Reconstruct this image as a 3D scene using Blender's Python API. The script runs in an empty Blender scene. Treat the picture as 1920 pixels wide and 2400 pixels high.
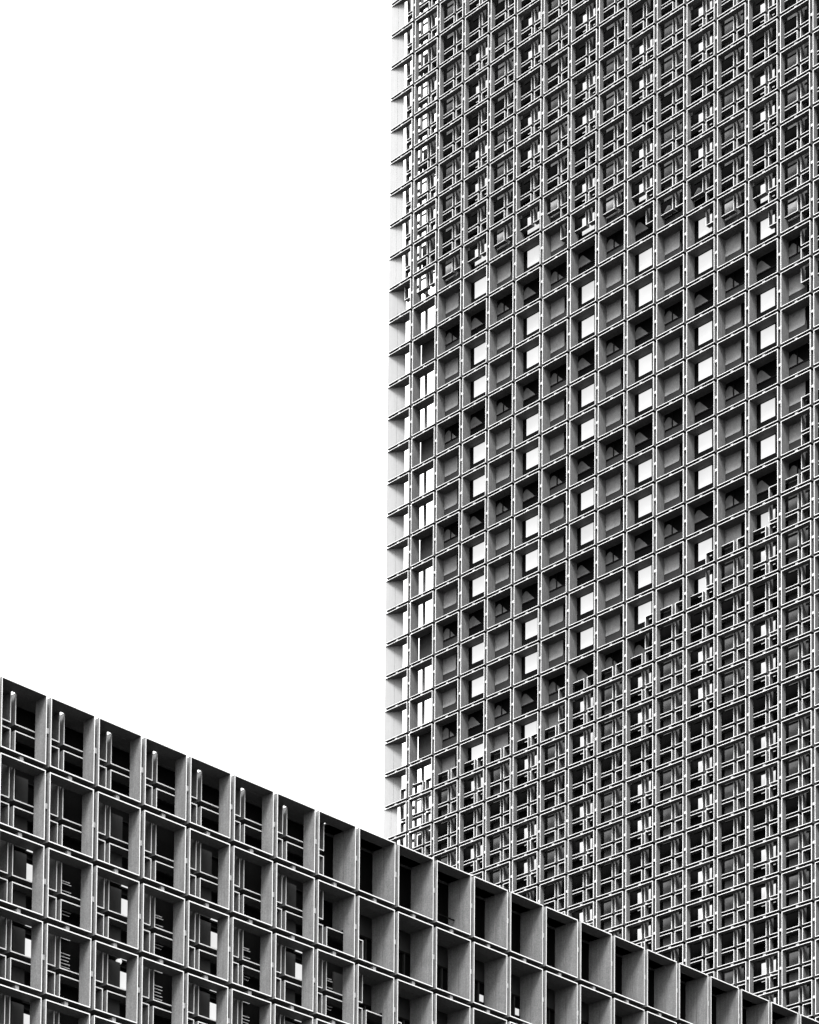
import bpy, math, random
from mathutils import Matrix, Vector

random.seed(7)
sc = bpy.context.scene

# ------------------------------------------------------------------ camera
STOREY = 3.6                      # metres per facade module (one storey)
FPX, PPX, PPY = 5852.1583, -1500.0, 4154.9731      # focal length and principal point, 1920 x 2400 frame
PITCH, ROLL = 0.0665, 0.0363
EYE = Vector((0, 0, 1.6))
fwd = Vector((0, math.cos(PITCH), math.sin(PITCH)))
r0 = Vector((1, 0, 0))
u0 = Vector((0, -math.sin(PITCH), math.cos(PITCH)))
right = math.cos(ROLL) * r0 + math.sin(ROLL) * u0
up = -math.sin(ROLL) * r0 + math.cos(ROLL) * u0
cam = bpy.data.cameras.new('camera')
cam_o = bpy.data.objects.new('camera', cam)
sc.collection.objects.link(cam_o)
cam_o.matrix_world = Matrix((
    (right.x, up.x, -fwd.x, EYE.x), (right.y, up.y, -fwd.y, EYE.y),
    (right.z, up.z, -fwd.z, EYE.z), (0, 0, 0, 1)))
cam.sensor_fit = 'HORIZONTAL'
cam.sensor_width = 36
cam.lens = FPX / 1920 * 36
cam.shift_x = (960 - PPX) / 1920
cam.shift_y = (PPY - 1200) / 1920
cam.clip_start = 0.5
cam.clip_end = 6000
sc.camera = cam_o


def project(p):
    q = p - EYE
    d = q.dot(fwd)
    return PPX + FPX * q.dot(right) / d, PPY - FPX * q.dot(up) / d


# ------------------------------------------------------------------ sky, sun, exposure
SUN_EL, SUN_AZ = math.radians(47), math.radians(213)     # azimuth clockwise from +Y
w = bpy.data.worlds.new('World')
sc.world = w
w.use_nodes = True
nt = w.node_tree
nt.nodes.clear()
sky = nt.nodes.new('ShaderNodeTexSky')
sky.sky_type = 'NISHITA'
sky.sun_disc = False
sky.sun_elevation = SUN_EL
sky.sun_rotation = SUN_AZ
sky.dust_density = 4
bw = nt.nodes.new('ShaderNodeRGBToBW')
bg1 = nt.nodes.new('ShaderNodeBackground')
bg1.inputs['Strength'].default_value = 0.05
bg2 = nt.nodes.new('ShaderNodeBackground')            # the even white cloud deck
bg2.inputs['Color'].default_value = (1, 1, 1, 1)
# overcast deck: three times as bright overhead as at the horizon (CIE overcast sky)
tc = nt.nodes.new('ShaderNodeTexCoord')
sep = nt.nodes.new('ShaderNodeSeparateXYZ')
cie = nt.nodes.new('ShaderNodeMapRange')
cie.inputs['To Min'].default_value = 0.21
cie.inputs['To Max'].default_value = 0.63
nt.links.new(tc.outputs['Generated'], sep.inputs[0])
nt.links.new(sep.outputs['Z'], cie.inputs['Value'])
nt.links.new(cie.outputs['Result'], bg2.inputs['Strength'])
add = nt.nodes.new('ShaderNodeAddShader')
wo = nt.nodes.new('ShaderNodeOutputWorld')
nt.links.new(sky.outputs[0], bw.inputs[0])
nt.links.new(bw.outputs[0], bg1.inputs['Color'])
nt.links.new(bg1.outputs[0], add.inputs[0])
nt.links.new(bg2.outputs[0], add.inputs[1])
nt.links.new(add.outputs[0], wo.inputs['Surface'])

sun = bpy.data.lights.new('sun', 'SUN')
sun.energy = 1.5
sun.angle = math.radians(18)
sun.color = (1, 1, 1)
sun_o = bpy.data.objects.new('sun', sun)
sc.collection.objects.link(sun_o)
sdir = Vector((math.sin(SUN_AZ) * math.cos(SUN_EL), math.cos(SUN_AZ) * math.cos(SUN_EL), math.sin(SUN_EL)))
sun_o.rotation_euler = sdir.to_track_quat('Z', 'Y').to_euler()

vs = sc.view_settings
vs.view_transform = 'Standard'
vs.look = 'None'
vs.exposure = 2.85
vs.gamma = 1.0
vs.use_curve_mapping = False
sc.render.film_transparent = False


# ------------------------------------------------------------------ materials
def grey(v):
    return (v, v, v, 1)


def material(name, v, rough=0.6, metal=0.0, mottle=0.12, scale=1.5, streak=0.0, grain=0.0, spec=0.5):
    m = bpy.data.materials.new(name)
    m.use_nodes = True
    n = m.node_tree
    b = n.nodes['Principled BSDF']
    b.inputs['Roughness'].default_value = rough
    b.inputs['Metallic'].default_value = metal
    b.inputs['Specular IOR Level'].default_value = spec
    geo = n.nodes.new('ShaderNodeNewGeometry')
    no = n.nodes.new('ShaderNodeTexNoise')
    no.inputs['Scale'].default_value = scale
    no.inputs['Detail'].default_value = 6
    n.links.new(geo.outputs['Position'], no.inputs['Vector'])
    mr = n.nodes.new('ShaderNodeMapRange')
    mr.inputs['From Min'].default_value = 0.25
    mr.inputs['From Max'].default_value = 0.75
    mr.inputs['To Min'].default_value = v * (1 - mottle)
    mr.inputs['To Max'].default_value = v * (1 + mottle)
    n.links.new(no.outputs['Fac'], mr.inputs['Value'])
    out = mr.outputs['Result']
    if streak:                      # rain streaks down the sheet metal
        mp = n.nodes.new('ShaderNodeMapping')
        mp.inputs['Scale'].default_value = (9, 9, 0.35)
        n.links.new(geo.outputs['Position'], mp.inputs['Vector'])
        n2 = n.nodes.new('ShaderNodeTexNoise')
        n2.inputs['Scale'].default_value = 1.0
        n2.inputs['Detail'].default_value = 4
        n.links.new(mp.outputs[0], n2.inputs['Vector'])
        m2 = n.nodes.new('ShaderNodeMapRange')
        m2.inputs['From Min'].default_value = 0.3
        m2.inputs['From Max'].default_value = 0.7
        m2.inputs['To Min'].default_value = 1 - streak
        m2.inputs['To Max'].default_value = 1 + streak
        n.links.new(n2.outputs['Fac'], m2.inputs['Value'])
        mu = n.nodes.new('ShaderNodeMath')
        mu.operation = 'MULTIPLY'
        n.links.new(out, mu.inputs[0])
        n.links.new(m2.outputs[0], mu.inputs[1])
        out = mu.outputs[0]
    if grain:                       # speckle of the powder coat
        n3 = n.nodes.new('ShaderNodeTexNoise')
        n3.inputs['Scale'].default_value = 14
        n3.inputs['Detail'].default_value = 3
        n.links.new(geo.outputs['Position'], n3.inputs['Vector'])
        m3 = n.nodes.new('ShaderNodeMapRange')
        m3.inputs['From Min'].default_value = 0.3
        m3.inputs['From Max'].default_value = 0.7
        m3.inputs['To Min'].default_value = 1 - grain
        m3.inputs['To Max'].default_value = 1 + grain
        n.links.new(n3.outputs['Fac'], m3.inputs['Value'])
        mu = n.nodes.new('ShaderNodeMath')
        mu.operation = 'MULTIPLY'
        n.links.new(out, mu.inputs[0])
        n.links.new(m3.outputs[0], mu.inputs[1])
        out = mu.outputs[0]
    n.links.new(out, b.inputs['Base Color'])
    return m


def glowing(name, s):
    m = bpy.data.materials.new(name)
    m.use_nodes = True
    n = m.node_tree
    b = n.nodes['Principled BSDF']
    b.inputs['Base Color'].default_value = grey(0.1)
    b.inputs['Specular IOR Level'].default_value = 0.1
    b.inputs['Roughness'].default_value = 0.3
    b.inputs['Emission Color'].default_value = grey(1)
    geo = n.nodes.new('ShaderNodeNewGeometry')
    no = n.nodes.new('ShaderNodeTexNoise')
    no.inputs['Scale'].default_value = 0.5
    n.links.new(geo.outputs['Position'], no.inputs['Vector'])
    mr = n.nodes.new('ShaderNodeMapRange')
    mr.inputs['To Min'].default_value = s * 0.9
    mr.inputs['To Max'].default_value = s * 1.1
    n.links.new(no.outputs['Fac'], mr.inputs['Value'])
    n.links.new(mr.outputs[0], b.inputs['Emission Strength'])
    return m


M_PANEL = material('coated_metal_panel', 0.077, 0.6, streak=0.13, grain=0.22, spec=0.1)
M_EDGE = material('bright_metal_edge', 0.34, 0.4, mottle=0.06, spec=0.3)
M_PALE = material('pale_end_panel', 0.155, 0.7, mottle=0.03, streak=0.04, spec=0.1)
M_BRACKET = material('bare_aluminium_bracket', 0.22, 0.4, mottle=0.05, spec=0.2)
M_BLACK = material('black_glazing_wall', 0.0015, 0.6, spec=0.01)
M_FRAME = material('black_window_frame', 0.002, 0.6, spec=0.02)
M_DARK = material('dark_grey_metal', 0.010, 0.6, spec=0.1)
M_WALL = material('grey_wall_board', 0.15, 0.8, spec=0.1, grain=0.22, mottle=0.15)
M_WALL_SHADE = material('wall_board_shaded', 0.04, 0.5, grain=0.2, mottle=0.35, scale=0.9, spec=0.1)  # darker copy of the wall board, shade of the inner boxes painted in
M_DIM_GREY = material('dim_grey_board', 0.07, 0.8, grain=0.12, mottle=0.3, spec=0.05)
M_BOUNCE_CUT = material('bounce_cut_dark', 0.012, 0.9, spec=0.05)  # dark finish added on unseen upward faces to cut bounce onto the soffits
M_SLAT = material('louvre_slat', 0.06, 0.5)
M_BLIND = material('white_blind_slat', 0.35, 0.5)
M_GLOW = [glowing('glow_glass', 0.108), glowing('glow_glass_dim', 0.098), glowing('glow_glass_bright', 0.115)]  # emission puts the sky's reflection into the panes; the lamp globe shares it
M_ROOF = material('roof_gravel', 0.2, 0.9, grain=0.3)
M_GROUND = material('asphalt', 0.022, 0.9, mottle=0.3, scale=0.2, grain=0.3)


# ------------------------------------------------------------------ mesh helpers
class MB:
    def __init__(self):
        self.v, self.f, self.m, self.mats = [], [], [], []

    def slot(self, mat):
        if mat not in self.mats:
            self.mats.append(mat)
        return self.mats.index(mat)

    def quad(self, a, b, c, d, mat):
        self.f.append((a, b, c, d))
        self.m.append(self.slot(mat))

    def box(self, x0, x1, y0, y1, z0, z1, mat, front=None):
        n = len(self.v)
        self.v += [(x, y, z) for z in (z0, z1) for y in (y0, y1) for x in (x0, x1)]
        for k, q in enumerate(((0, 2, 3, 1), (4, 5, 7, 6), (0, 1, 5, 4), (2, 6, 7, 3), (0, 4, 6, 2), (1, 3, 7, 5))):
            self.quad(*[n + i for i in q], front if (k == 2 and front) else M_BOUNCE_CUT if (k == 1 and mat is M_PANEL) else mat)

    def frame(self, x0, x1, z0, z1, y0, y1, t, mat, front):
        """open box tube: bright front rim, sheet-metal sides"""
        n = len(self.v)
        for y in (y0, y1):
            for e in (0, t):
                self.v += [(x0 + e, y, z0 + e), (x1 - e, y, z0 + e), (x1 - e, y, z1 - e), (x0 + e, y, z1 - e)]
        O0, I0, O1, I1 = n, n + 4, n + 8, n + 12
        for k in range(4):
            j = (k + 1) % 4
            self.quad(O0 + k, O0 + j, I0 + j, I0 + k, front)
            self.quad(O1 + j, O1 + k, I1 + k, I1 + j, mat)
            self.quad(O0 + j, O0 + k, O1 + k, O1 + j, M_BOUNCE_CUT if k == 2 else mat)
            self.quad(I0 + k, I0 + j, I1 + j, I1 + k, M_BOUNCE_CUT if k == 0 else mat)

    def cyl(self, x, y, z0, z1, r0, r1, mat, n=10):
        b = len(self.v)
        for z, r in ((z0, r0), (z1, r1)):
            self.v += [(x + r * math.cos(2 * math.pi * k / n), y + r * math.sin(2 * math.pi * k / n), z) for k in range(n)]
        for k in range(n):
            j = (k + 1) % n
            self.quad(b + k, b + j, b + n + j, b + n + k, mat)
        self.f.append(tuple(b + k for k in reversed(range(n)))); self.m.append(self.slot(mat))
        self.f.append(tuple(b + n + k for k in range(n))); self.m.append(self.slot(mat))

    def append(self, other, off):
        n = len(self.v)
        self.v += [(x + off[0], y + off[1], z + off[2]) for x, y, z in other.v]
        self.f += [tuple(n + i for i in f) for f in other.f]
        self.m += [self.slot(other.mats[k]) for k in other.m]

    def mesh(self, name):
        me = bpy.data.meshes.new(name)
        me.from_pydata([(x * STOREY, y * STOREY, z * STOREY) for x, y, z in self.v], [], self.f)
        for mt in self.mats:
            me.materials.append(mt)
        me.polygons.foreach_set('material_index', self.m)
        me.update()
        return me


def obj(name, data, parent=None, off=(0, 0, 0)):
    o = bpy.data.objects.new(name, data)
    sc.collection.objects.link(o)
    if parent is not None:
        o.parent = parent
    o.location = [c * STOREY for c in off]
    return o


def tag(o, label=None, cat=None, group=None, kind=None):
    for k, v in (('label', label), ('category', cat), ('group', group), ('kind', kind)):
        if v:
            o[k] = v
    return o


# ------------------------------------------------------------------ ground
g = MB()
R = 1500 / STOREY
g.v = [(-R, -R, 0), (R, -R, 0), (R, R, 0), (-R, R, 0)]
g.quad(0, 1, 2, 3, M_GROUND)
tag(obj('ground', g.mesh('ground')), 'dark asphalt ground at the foot of both buildings', 'ground', kind='structure')

# ------------------------------------------------------------------ two facades in storey units
THETA = 1.009
GAP = 0.076                      # joint between neighbouring boxes
TH = 0.0145                       # sheet thickness of a box
D1 = 0.182                       # depth of one layer of boxes
D2 = 2 * D1
BACK = D2 + 0.045                # plane of the glazing wall

# tower: origin = junction (0, 0); x along the facade, y into the building
TA = 0.8274
T0 = Vector((29.1996, 71.7428, 58.4332)) * STOREY + EYE
# low block: origin = junction (0, 0) at its roof corner
LA = 0.9007
L0 = Vector((7.6637, 30.7786, 16.3341)) * STOREY + EYE
t_rot, l_rot = -THETA, math.pi / 2 - THETA
t_ex, t_ey = Vector((math.cos(t_rot), math.sin(t_rot), 0)), Vector((-math.sin(t_rot), math.cos(t_rot), 0))
l_ex, l_ey = Vector((math.cos(l_rot), math.sin(l_rot), 0)), Vector((-math.sin(l_rot), math.cos(l_rot), 0))
L0 = L0 - l_ex * (GAP / 2 * STOREY) + Vector((0, 0, GAP / 2 * STOREY))

tower = bpy.data.objects.new('office_tower', None)
sc.collection.objects.link(tower)
tower.location = (T0.x, T0.y, 0)
tower.rotation_euler = (0, 0, t_rot)
tag(tower, 'tall office tower of stacked open metal boxes rising behind the lower block', 'tower')
low = bpy.data.objects.new('office_block', None)
sc.collection.objects.link(low)
low.location = (L0.x, L0.y, 0)
low.rotation_euler = (0, 0, l_rot)
tag(low, 'lower office block with deep open metal boxes in front of the tower', 'building')
TZ, LZ = T0.z / STOREY, L0.z / STOREY          # local height of row 0


def tower_px(x, y, z):
    return project(T0 + (t_ex * x + t_ey * y + Vector((0, 0, z))) * STOREY)


def low_px(x, y, z):
    return project(L0 + (l_ex * x + l_ey * y + Vector((0, 0, z))) * STOREY)


ROOF_A, ROOF_B = low_px(0, 0, 0), low_px(22 * LA, 0, 0)


def roofline(u):
    return ROOF_A[1] + (u - ROOF_A[0]) * (ROOF_B[1] - ROOF_A[1]) / (ROOF_B[0] - ROOF_A[0])


def tower_view(i, j):
    """in frame share: 2 well in view, 1 near the frame, 0 not needed; and its size in the picture"""
    u0, v0 = tower_px(i * TA, 0, -j)
    u1, v1 = tower_px((i + 1) * TA, 0, -j - 1)
    lo, hi = min(v0, v1 - (v1 - v0) * 0.0), max(v0, v1)
    size = abs(u1 - u0)
    um, vm = (u0 + u1) / 2, (v0 + v1) / 2
    m = 170
    if um < -m or um > 1920 + m or vm < -m or vm > 2400 + m or vm - roofline(um) > 190:
        return 0, 0
    if u0 > 1925 or vm < -45 or vm > roofline(um) + 28:
        return 1, size
    return 2, size


def low_view(k, m):
    u0, v0 = low_px(k * LA, 0, -m)
    u1, v1 = low_px((k + 1) * LA, 0, -m - 1)
    um, vm = (u0 + u1) / 2, (v0 + v1) / 2
    if um < -240 or um > 1920 + 180 or vm > 2400 + 330:
        return 0, 0
    if u1 < 0 or u0 > 1920 or min(v0, v1) > 2440 or v0 > 2430:
        return 1, abs(u1 - u0)
    return 2, abs(u1 - u0)


def t_inner(i, j):
    """is there a half-offset rear box on junction (i, j) of the tower?"""
    if i <= 0:
        return False
    hi = {7: 9, 8: 9, 9: 9, 10: 10, 11: 10, 12: 11, 13: 11, 14: 12, 15: 14, 16: 15}.get(i, 8 if i < 7 else 99)
    lo = {7: 23, 8: 23, 9: 23, 10: 22, 11: 22, 12: 21, 13: 21, 14: 20, 15: 18, 16: 17}.get(i, 24 if i < 7 else 0)
    return j <= hi or j >= lo


def l_inner(k, m):
    return k <= {0: 7, 1: 7, 2: 8, 3: 9, 4: 10, 5: 11}.get(m, 12)


def front_box(a, left=True):
    b = MB()
    x0, x1, z0, z1 = GAP / 2, a - GAP / 2, -1 + GAP / 2, -GAP / 2
    if left:
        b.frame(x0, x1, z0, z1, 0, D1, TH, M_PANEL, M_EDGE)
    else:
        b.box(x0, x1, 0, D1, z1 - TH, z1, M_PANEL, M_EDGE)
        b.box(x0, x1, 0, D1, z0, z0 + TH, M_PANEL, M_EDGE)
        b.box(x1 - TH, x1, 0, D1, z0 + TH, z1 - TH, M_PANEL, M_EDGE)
    return b


def rear_liner(a, tl, tr, bl, br):
    """second layer where the boxes line up with the front ones; halves where a neighbour is offset"""
    b = MB()
    x0, x1, z0, z1 = GAP / 2, a - GAP / 2, -1 + GAP / 2, -GAP / 2
    xm, zm, y0, y1 = a / 2, -0.5, D1 + 0.005, D2
    for x, lo, hi in ((x0, bl, tl), (x1 - TH, br, tr)):
        if lo or hi:
            b.box(x, x + TH, y0, y1, z0 if lo else zm, z1 if hi else zm, M_PANEL)
    for z, lf, rt in ((z0, bl, br), (z1 - TH, tl, tr)):
        if lf or rt:
            b.box(x0 + TH if lf else xm, x1 - TH if rt else xm, y0, y1, z, z + TH, M_PANEL)
    return b


def inner_box(a, top=True, left=True):
    b = MB()
    x0, x1, z0, z1 = -a / 2 + GAP / 2, a / 2 - GAP / 2, -0.5 + GAP / 2, 0.5 - GAP / 2
    y0, y1 = D1 + 0.01, D2
    if top:
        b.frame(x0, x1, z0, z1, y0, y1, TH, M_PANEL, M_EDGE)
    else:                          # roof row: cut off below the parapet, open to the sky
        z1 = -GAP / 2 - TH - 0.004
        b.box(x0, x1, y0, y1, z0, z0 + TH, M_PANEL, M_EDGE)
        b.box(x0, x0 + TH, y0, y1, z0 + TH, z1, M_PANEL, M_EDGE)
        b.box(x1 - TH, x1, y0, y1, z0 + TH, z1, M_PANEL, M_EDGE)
    return b


def bracket_h(a):
    b = MB()
    b.box(a / 2 - 0.032, a / 2 + 0.032, 0.03, 0.11, -GAP / 2 + 0.003, GAP / 2 - 0.003, M_BRACKET)
    return b


def bracket_v():
    b = MB()
    b.box(-GAP / 2 + 0.003, GAP / 2 - 0.003, 0.03, 0.11, -0.52, -0.45, M_BRACKET)
    return b


def emit_parts(name, items, parent, limit=300):
    """items: (size, in_view, MB, cached mesh, offset). The largest in view become parts, the rest one joined part."""
    items.sort(key=lambda t: (-t[1], -t[0]))
    made, rest = [], MB()
    n = 0
    for size, view, mb, me, off in items:
        if view == 2 and n < limit:
            made.append((obj(name, me, parent, off), off))
            n += 1
        else:
            rest.append(mb, off)
    if rest.v:
        o = obj(name, rest.mesh(name + '_rest'), parent, (0, 0, 0))
        o['kind'] = 'stuff'
    return made


# ------------------------------------------------------------------ tower
T_COLS, T_ROWS = range(0, 19), range(-3, 38)
tb, tb0 = front_box(TA), front_box(TA, left=False)
tb_m, tb0_m = tb.mesh('tower_box'), tb0.mesh('tower_end_box')
ib = inner_box(TA)
ib_m = ib.mesh('tower_inner_box')
liners = {}
fronts, inners, rears, ends = [], [], [], []
br_all = MB()
bh, bv = bracket_h(TA), bracket_v()
def end_panel(depth):
    """two pale sheets with a joint, folding back from the edge of the facade"""
    ep = MB()
    for e0, e1 in ((0.0, 0.535), (0.55, 1.0)):
        xa, xb = GAP / 2 + 0.34 * e0, GAP / 2 + 0.34 * e1
        ya, yb = 0.004 + (depth - 0.01) * e0, 0.004 + (depth - 0.01) * e1
        n = len(ep.v)
        z0, z1 = -1 + GAP / 2 + TH + 0.001, -GAP / 2 - TH - 0.001
        ep.v += [(x, y + t, z) for z in (z0, z1) for x, y, t in ((xa, ya, 0), (xb, yb, 0), (xb, yb, 0.016), (xa, ya, 0.016))]
        for q in ((0, 1, 5, 4), (1, 2, 6, 5), (2, 3, 7, 6), (3, 0, 4, 7), (3, 2, 1, 0), (4, 5, 6, 7)):
            ep.quad(*[n + k for k in q], M_PALE)
    return ep


ep1, ep2 = end_panel(D1), end_panel(D2)
ep1_m, ep2_m = ep1.mesh('tower_end_panel'), ep2.mesh('tower_end_panel_deep')
fin = MB()
fin.box(GAP / 2, TA * 0.80, D1 + 0.003, D2, -GAP / 2 - TH, -GAP / 2, M_PANEL)
fin_m = fin.mesh('tower_end_fin')
fins = []
cells = []
for i in T_COLS:
    for j in T_ROWS:
        view, size = tower_view(i, j)
        if not view:
            continue
        off = (i * TA, 0, TZ - j)
        cells.append((i, j, view, size, off))
        fronts.append((size, view, tb if i else tb0, tb_m if i else tb0_m, off))
        if i == 0:
            deep = 8 <= j <= 23
            ends.append((size, view) + ((ep2, ep2_m) if deep else (ep1, ep1_m)) + (off,))
            if deep:
                fins.append((size, view, fin, fin_m, off))
        if t_inner(i, j):
            inners.append((size, view, ib, ib_m, off))
        key = tuple(not t_inner(*c) for c in ((i, j), (i + 1, j), (i, j + 1), (i + 1, j + 1)))
        if i and any(key):
            if key not in liners:
                l = rear_liner(TA, *key)
                liners[key] = (l, l.mesh('tower_rear_box'))
            rears.append((size, view) + liners[key] + (off,))
        br_all.append(bh, off)
        if i:
            br_all.append(bv, off)
emit_parts('facade_box', fronts, tower)
emit_parts('inner_box', inners, tower)
emit_parts('rear_box', rears, tower)
for o, _ in emit_parts('end_panel', ends, tower):
    o['label'] = 'pale sheet closing the end of the facade'
emit_parts('end_fin', fins, tower)
o = obj('bracket', br_all.mesh('tower_brackets'), tower)
o['kind'] = 'stuff'

# glazing wall of the tower
CORE0 = 1.55 * TA
top = TZ + 8
c = MB()
c.box(CORE0 + 0.2, 19.5 * TA, BACK, 12, 0, top, M_BLACK)
obj('glazing_wall', c.mesh('tower_wall'), tower)
c = MB()
c.box(CORE0 + 0.1, 19.6 * TA, BACK - 0.1, 12.1, top, top + 0.25, M_ROOF)
obj('roof', c.mesh('tower_roof'), tower)


def part_meshes(builds):
    return [(n, b, b.mesh(n)) for n, b in builds]


def b_frame(x0, x1, z0, z1, y, d=0.03, t=0.035, mat=M_FRAME):
    b = MB()
    b.frame(x0, x1, z0, z1, y - d, y, t, mat, mat)
    return b


def b_box(*a):
    b = MB()
    b.box(*a)
    return b


def board(poly, y0, y1, mat):
    """flat board with the given outline (x, z), counter-clockwise seen from the front"""
    b = MB()
    n = len(poly)
    b.v = [(x, y, z) for y in (y0, y1) for x, z in poly]
    b.f.append(tuple(range(n))); b.m.append(b.slot(mat))
    b.f.append(tuple(reversed(range(n, 2 * n)))); b.m.append(b.slot(mat))
    for k in range(n):
        j = (k + 1) % n
        b.quad(j, k, n + k, n + j, mat)
    return b


# window: black surround, pane made to glow for reflected sky beside a dark one
P = TA
Y = BACK - 0.002
win_f = b_frame(0.03 * P, 0.97 * P, -0.97, -0.03, Y, 0.02, 0.03)
win_f.box(0.03 * P + 0.03, 0.17 * P, Y - 0.02, Y, -0.94, -0.06, M_FRAME)
win_f.box(0.17 * P, 0.62 * P, Y - 0.02, Y, -0.94, -0.56, M_FRAME)
win_f.box(0.62 * P, 0.66 * P, Y - 0.02, Y, -0.94, -0.06, M_FRAME)
win_fm = win_f.mesh('window_frame')
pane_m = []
for mt in M_GLOW:
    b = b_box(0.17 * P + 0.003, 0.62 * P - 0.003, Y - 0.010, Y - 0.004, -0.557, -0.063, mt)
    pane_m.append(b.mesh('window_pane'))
# plain bay: grey board, dark board put in for the shade below, louvre at the side
wp = board([(0.03 * P, -0.50), (0.50 * P, -0.50), (0.535 * P, -0.485), (0.55 * P, -0.45), (0.55 * P, -0.03), (0.03 * P, -0.03)], Y - 0.02, Y, M_WALL)
wp_m = wp.mesh('wall_board')
wp2_m = b_box(0.03 * P, 0.62 * P, Y - 0.02, Y, -0.96, -0.03, M_WALL_SHADE).mesh('shaded_board')  # lattice cells: same board with the shade put into its colour
shade_m = b_box(0.03 * P, 0.60 * P, Y - 0.014, Y - 0.002, -0.96, -0.40, M_DARK).mesh('shade_board')
lv = b_frame(0.70 * P, 0.90 * P, -0.96, -0.04, Y, 0.03, 0.012)
for k in range(16):
    z = -0.93 + k * 0.055
    lv.box(0.70 * P + 0.012, 0.90 * P - 0.012, Y - 0.026, Y - 0.012, z, z + 0.018, M_SLAT)
lv_m = lv.mesh('louvre')
# service storey bay: patch of light shaped as a grey board, over a dark spandrel
sg_m = board([(0.03 * P, -0.46), (0.50 * P, -0.46), (0.22 * P, -0.15), (0.17 * P, -0.13), (0.12 * P, -0.15), (0.03 * P, -0.25)], Y - 0.016, Y, M_DIM_GREY).mesh('light_patch_board')
rail_m = b_box(0.02 * P, 0.98 * P, Y - 0.035, Y, -0.50, -0.464, M_FRAME).mesh('rail')
mul_m = b_box(0.30 * P, 0.335 * P, Y - 0.035, Y - 0.018, -0.46, -0.03, M_FRAME).mesh('mullion')
sp_m = b_box(0.03 * P, 0.97 * P, Y - 0.016, Y, -0.97, -0.504, M_DARK).mesh('spandrel')
sp2_m = b_box(0.03 * P, 0.97 * P, Y - 0.016, Y, -0.97, -0.504, M_BLACK).mesh('spandrel_black')
for i, j, view, size, off in cells:
    if i < 2:
        continue
    lattice = all(t_inner(*c) for c in ((i, j), (i + 1, j), (i, j + 1), (i + 1, j + 1)))
    if j % 3 == 1:
        s = obj('spandrel', sp_m if i % 2 == 0 else sp2_m, tower, off)
        for nm, me in ((('rail', rail_m),) if lattice else (('light_patch_board', sg_m), ('rail', rail_m))) + ((('mullion', mul_m),) if i % 2 == 0 else ()):
            obj(nm, me, s)
    elif i % 2:
        s = obj('window', win_fm, tower, off)
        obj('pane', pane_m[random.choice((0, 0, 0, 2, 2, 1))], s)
    else:
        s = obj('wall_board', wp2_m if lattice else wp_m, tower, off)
        if not lattice:
            obj('shade_board', shade_m, s)
        obj('louvre', lv_m, s)

# open corner of the tower: posts, rails and a dark spandrel every third storey, sky behind
posts = MB()
for x in (0.93, 1.20):
    obj('corner_post', b_box(x * TA, x * TA + 0.06, BACK, BACK + 0.06, TZ - 42, TZ + 5, M_DIM_GREY).mesh('corner_post'), tower)
crail_m = b_box(0.93 * TA + 0.062, CORE0 + 0.19, BACK + 0.01, BACK + 0.05, -0.97, -0.93, M_DARK).mesh('corner_rail')
sill_c = b_box(1.26 * TA, CORE0 + 0.19, BACK + 0.02, BACK + 0.12, -0.925, -0.70, M_DIM_GREY).mesh('corner_sill')
brace = MB()
brace.v = [(x * TA, BACK + y, z) for y in (0.07, 0.10) for x, z in ((0.98, -0.30), (1.0, -0.22), (1.40, -0.60), (1.38, -0.68))]
for q in ((0, 3, 2, 1), (4, 5, 6, 7), (0, 1, 5, 4), (1, 2, 6, 5), (2, 3, 7, 6), (3, 0, 4, 7)):
    brace.quad(*q, M_DARK)
brace_m = brace.mesh('brace')
cs_m = b_box(1.10 * TA, CORE0 + 0.19, BACK - 0.03, BACK + 0.25, -0.72, -0.03, M_DARK).mesh('corner_spandrel')
arm_m = b_box(0.80 * TA, 0.93 * TA - 0.002, BACK - 0.02, BACK + 0.03, -0.16, -0.08, M_DARK).mesh('corner_arm')
for i, j, view, size, off in cells:
    if i == 0:
        obj('arm', arm_m, tower, off)
    if i == 1:
        o2 = (0, 0, TZ - j)
        obj('rail', crail_m, tower, o2)
        if j % 3 == 1:
            obj('corner_spandrel', cs_m, tower, o2)
        else:
            obj('corner_sill', sill_c, tower, o2)
            if j < 9:
                obj('brace', brace_m, tower, o2)

# ------------------------------------------------------------------ low block
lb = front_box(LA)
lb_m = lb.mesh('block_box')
li, li_top = inner_box(LA), inner_box(LA, top=False)
li_m, li_top_m = li.mesh('block_inner_box'), li_top.mesh('block_inner_box_open')
lh, lv2 = bracket_h(LA), bracket_v()
lh_m, lv_m2 = lh.mesh('block_bracket'), lv2.mesh('block_bracket_side')
liners = {}
fronts, inners, rears, brs, lcells = [], [], [], [], []
for k in range(-3, 25):
    for m in range(0, 8):
        view, size = low_view(k, m)
        if not view:
            continue
        off = (k * LA, 0, LZ - m)
        lcells.append((k, m, view, size, off))
        fronts.append((size, view, lb, lb_m, off))
        if l_inner(k, m):
            inners.append((size, view, li if m else li_top, li_m if m else li_top_m, off))
        key = tuple(not l_inner(*q) for q in ((k, m), (k + 1, m), (k, m + 1), (k + 1, m + 1)))
        if any(key):
            if key not in liners:
                l = rear_liner(LA, *key)
                liners[key] = (l, l.mesh('block_rear_box'))
            rears.append((size, view) + liners[key] + (off,))
        if m:
            brs.append((size, view, lh, lh_m, off))
        brs.append((size, view, lv2, lv_m2, off))
emit_parts('facade_box', fronts, low)
emit_parts('inner_box', inners, low)
emit_parts('rear_box', rears, low)
emit_parts('bracket', brs, low)

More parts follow.
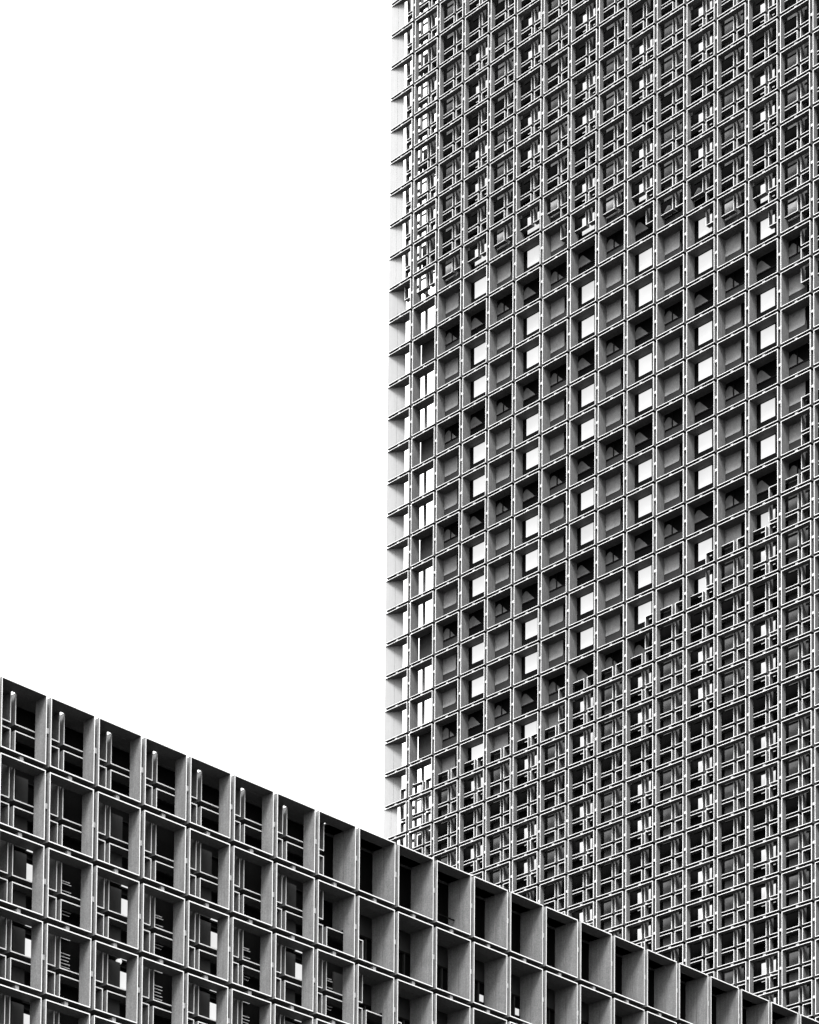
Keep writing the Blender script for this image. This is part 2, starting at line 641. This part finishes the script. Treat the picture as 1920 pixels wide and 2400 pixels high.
c = MB()
c.box(-4 * LA, 26 * LA, BACK, 9, 0, LZ - GAP / 2 - TH - 0.003, M_BLACK)
obj('glazing_wall', c.mesh('block_wall'), low)
c = MB()
c.box(-4 * LA, 26 * LA, D2 + 0.003, 9.1, LZ - GAP / 2 - TH, LZ - GAP / 2, M_PANEL)
obj('roof', c.mesh('block_roof'), low)
# roof sheets over the second layer; open over the joints between the rear boxes
rs_m = b_box(-LA / 2 + GAP / 2, LA / 2 - GAP / 2, D1 + 0.003, D2, -GAP / 2 - TH, -GAP / 2, M_PANEL).mesh('roof_sheet')
for k in range(-3, 8):
    obj('roof_sheet', rs_m, low, (k * LA, 0, LZ))
c = MB()
c.box(7.5 * LA + GAP / 2, 26 * LA, D1 + 0.003, D2, LZ - GAP / 2 - TH, LZ - GAP / 2, M_PANEL)
obj('roof_sheet', c.mesh('roof_sheet_long'), low)

P = LA
lw_f = b_frame(0.01 * P, 0.72 * P, -0.97, -0.03, Y, 0.025, 0.02)
lw_f.box(0.34 * P, 0.36 * P, Y - 0.03, Y, -0.95, -0.05, M_FRAME)
lw_fm = lw_f.mesh('block_window_frame')
lp_m = [b_box(0.01 * P + 0.022, 0.31 * P, Y - 0.010, Y - 0.004, -0.36, -0.10, mt).mesh('block_pane') for mt in M_GLOW]
lt_m = [b_box(0.01 * P + 0.022, 0.31 * P, Y - 0.010, Y - 0.004, -0.93, -0.86, mt).mesh('block_glow_band') for mt in M_GLOW]  # bright band of the glass, made emissive, no lamp
ll_m = b_box(0.01 * P + 0.022, 0.31 * P, Y - 0.010, Y - 0.004, -0.525, -0.505, M_GLOW[0]).mesh('block_glow_strip')  # narrow bright strip of the glass, also emissive, no lamp
gp_m = b_box(0.74 * P, 0.99 * P, Y - 0.08, Y, -0.97, -0.03, M_DARK).mesh('block_side_board')
lsp_m = b_box(0.02 * P, 0.98 * P, Y - 0.02, Y, -0.34, -0.03, M_DARK).mesh('block_spandrel')
ltr_m = b_box(0.02 * P, 0.98 * P, Y - 0.03, Y, -0.372, -0.344, M_FRAME).mesh('block_transom')
lmu_m = b_box(0.80 * P, 0.825 * P, Y - 0.03, Y, -0.97, -0.375, M_DARK).mesh('block_mullion')
lsm_m = b_box(0.83 * P, 0.97 * P, Y - 0.012, Y - 0.004, -0.64, -0.54, M_GLOW[1]).mesh('block_small_pane')
slat_m = [b_box(0.76 * P, e * P, Y - 0.028, Y - 0.016, 0, 0.008, M_BLIND).mesh('blind_slat') for e in (0.985, 0.955)]
for k, m, view, size, off in lcells:
    if view < 2 or m == 0:
        continue
    if k > 7:                       # glazed bays behind the deep boxes: grey spandrel, transom and a mullion
        s = obj('spandrel', lsp_m, low, off)
        obj('transom', ltr_m, s)
        obj('mullion', lmu_m, s)
        if (k * 5 + m * 3) % 7 in (0, 2):
            obj('pane', lsm_m, s)
        continue
    if k % 2:
        s = obj('window', lw_fm, low, off)
        if k < 13:
            if m >= 2 and k < 9:
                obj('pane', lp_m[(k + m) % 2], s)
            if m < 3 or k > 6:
                obj('glow_band', lt_m[(k + m) % 2], s)
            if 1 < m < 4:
                obj('glow_strip', ll_m, s)
        if m >= 2 and k < 8:
            n, z0, z1 = {2: (8, -0.62, -0.30)}.get(m, (9, -0.50, -0.14))
            zs = [z0 + (z1 - z0) * q / (n - 1) for q in range(n)] + ([-0.20, -0.17, -0.94, -0.915] if m == 2 else [])
            for q, z in enumerate(zs):
                obj('blind_slat', slat_m[q % 3 == 0], s, (0, 0, z))
    else:
        obj('side_board', gp_m, low, off)

obj('rail', b_box(GAP / 2 + TH, LA - GAP / 2 - TH - 0.002, 0.255, 0.268, -0.66, -0.645, M_FRAME).mesh('cell_rail'), low, (10 * LA, 0, LZ))

# ------------------------------------------------------------------ things on and in the low block
def low_world(x, y, z):
    return L0 + (l_ex * x + l_ey * y + Vector((0, 0, z))) * STOREY


rod = bpy.data.objects.new('lightning_rod', None)
sc.collection.objects.link(rod)
rod.location = low_world(5.665, 1.2, -GAP / 2)
tag(rod, 'thin lightning rod standing on the roof of the lower block', 'lightning rod')
b = MB(); b.cyl(0, 0, 0.035, 1.095, 0.0035, 0.002, M_DARK, 6)
obj('rod', b.mesh('rod'), rod)
b = MB(); b.cyl(0, 0, 0, 0.035, 0.03, 0.02, M_DARK, 10)
obj('base_plate', b.mesh('base_plate'), rod)

lamp = bpy.data.objects.new('globe_lamp', None)
sc.collection.objects.link(lamp)
lamp.location = low_world(2.703, 0.362, -3.0)
tag(lamp, 'white globe lamp hanging in a window of the lower block', 'lamp')
b = MB()
NR, NS, RG = 8, 14, 0.042
for r in range(NR + 1):
    t = math.pi * r / NR
    b.v += [(RG * math.sin(t) * math.cos(2 * math.pi * q / NS), RG * math.sin(t) * math.sin(2 * math.pi * q / NS), RG * math.cos(t)) for q in range(NS)]
for r in range(NR):
    for q in range(NS):
        p = (q + 1) % NS
        b.quad(r * NS + q, (r + 1) * NS + q, (r + 1) * NS + p, r * NS + p, M_GLOW[2])
me = b.mesh('globe')
me.polygons.foreach_set('use_smooth', [True] * len(me.polygons))
obj('globe', me, lamp)
b = MB(); b.cyl(0, 0, RG - 0.003, 0.30, 0.005, 0.005, M_FRAME, 6)
obj('pendant_rod', b.mesh('pendant_rod'), lamp)
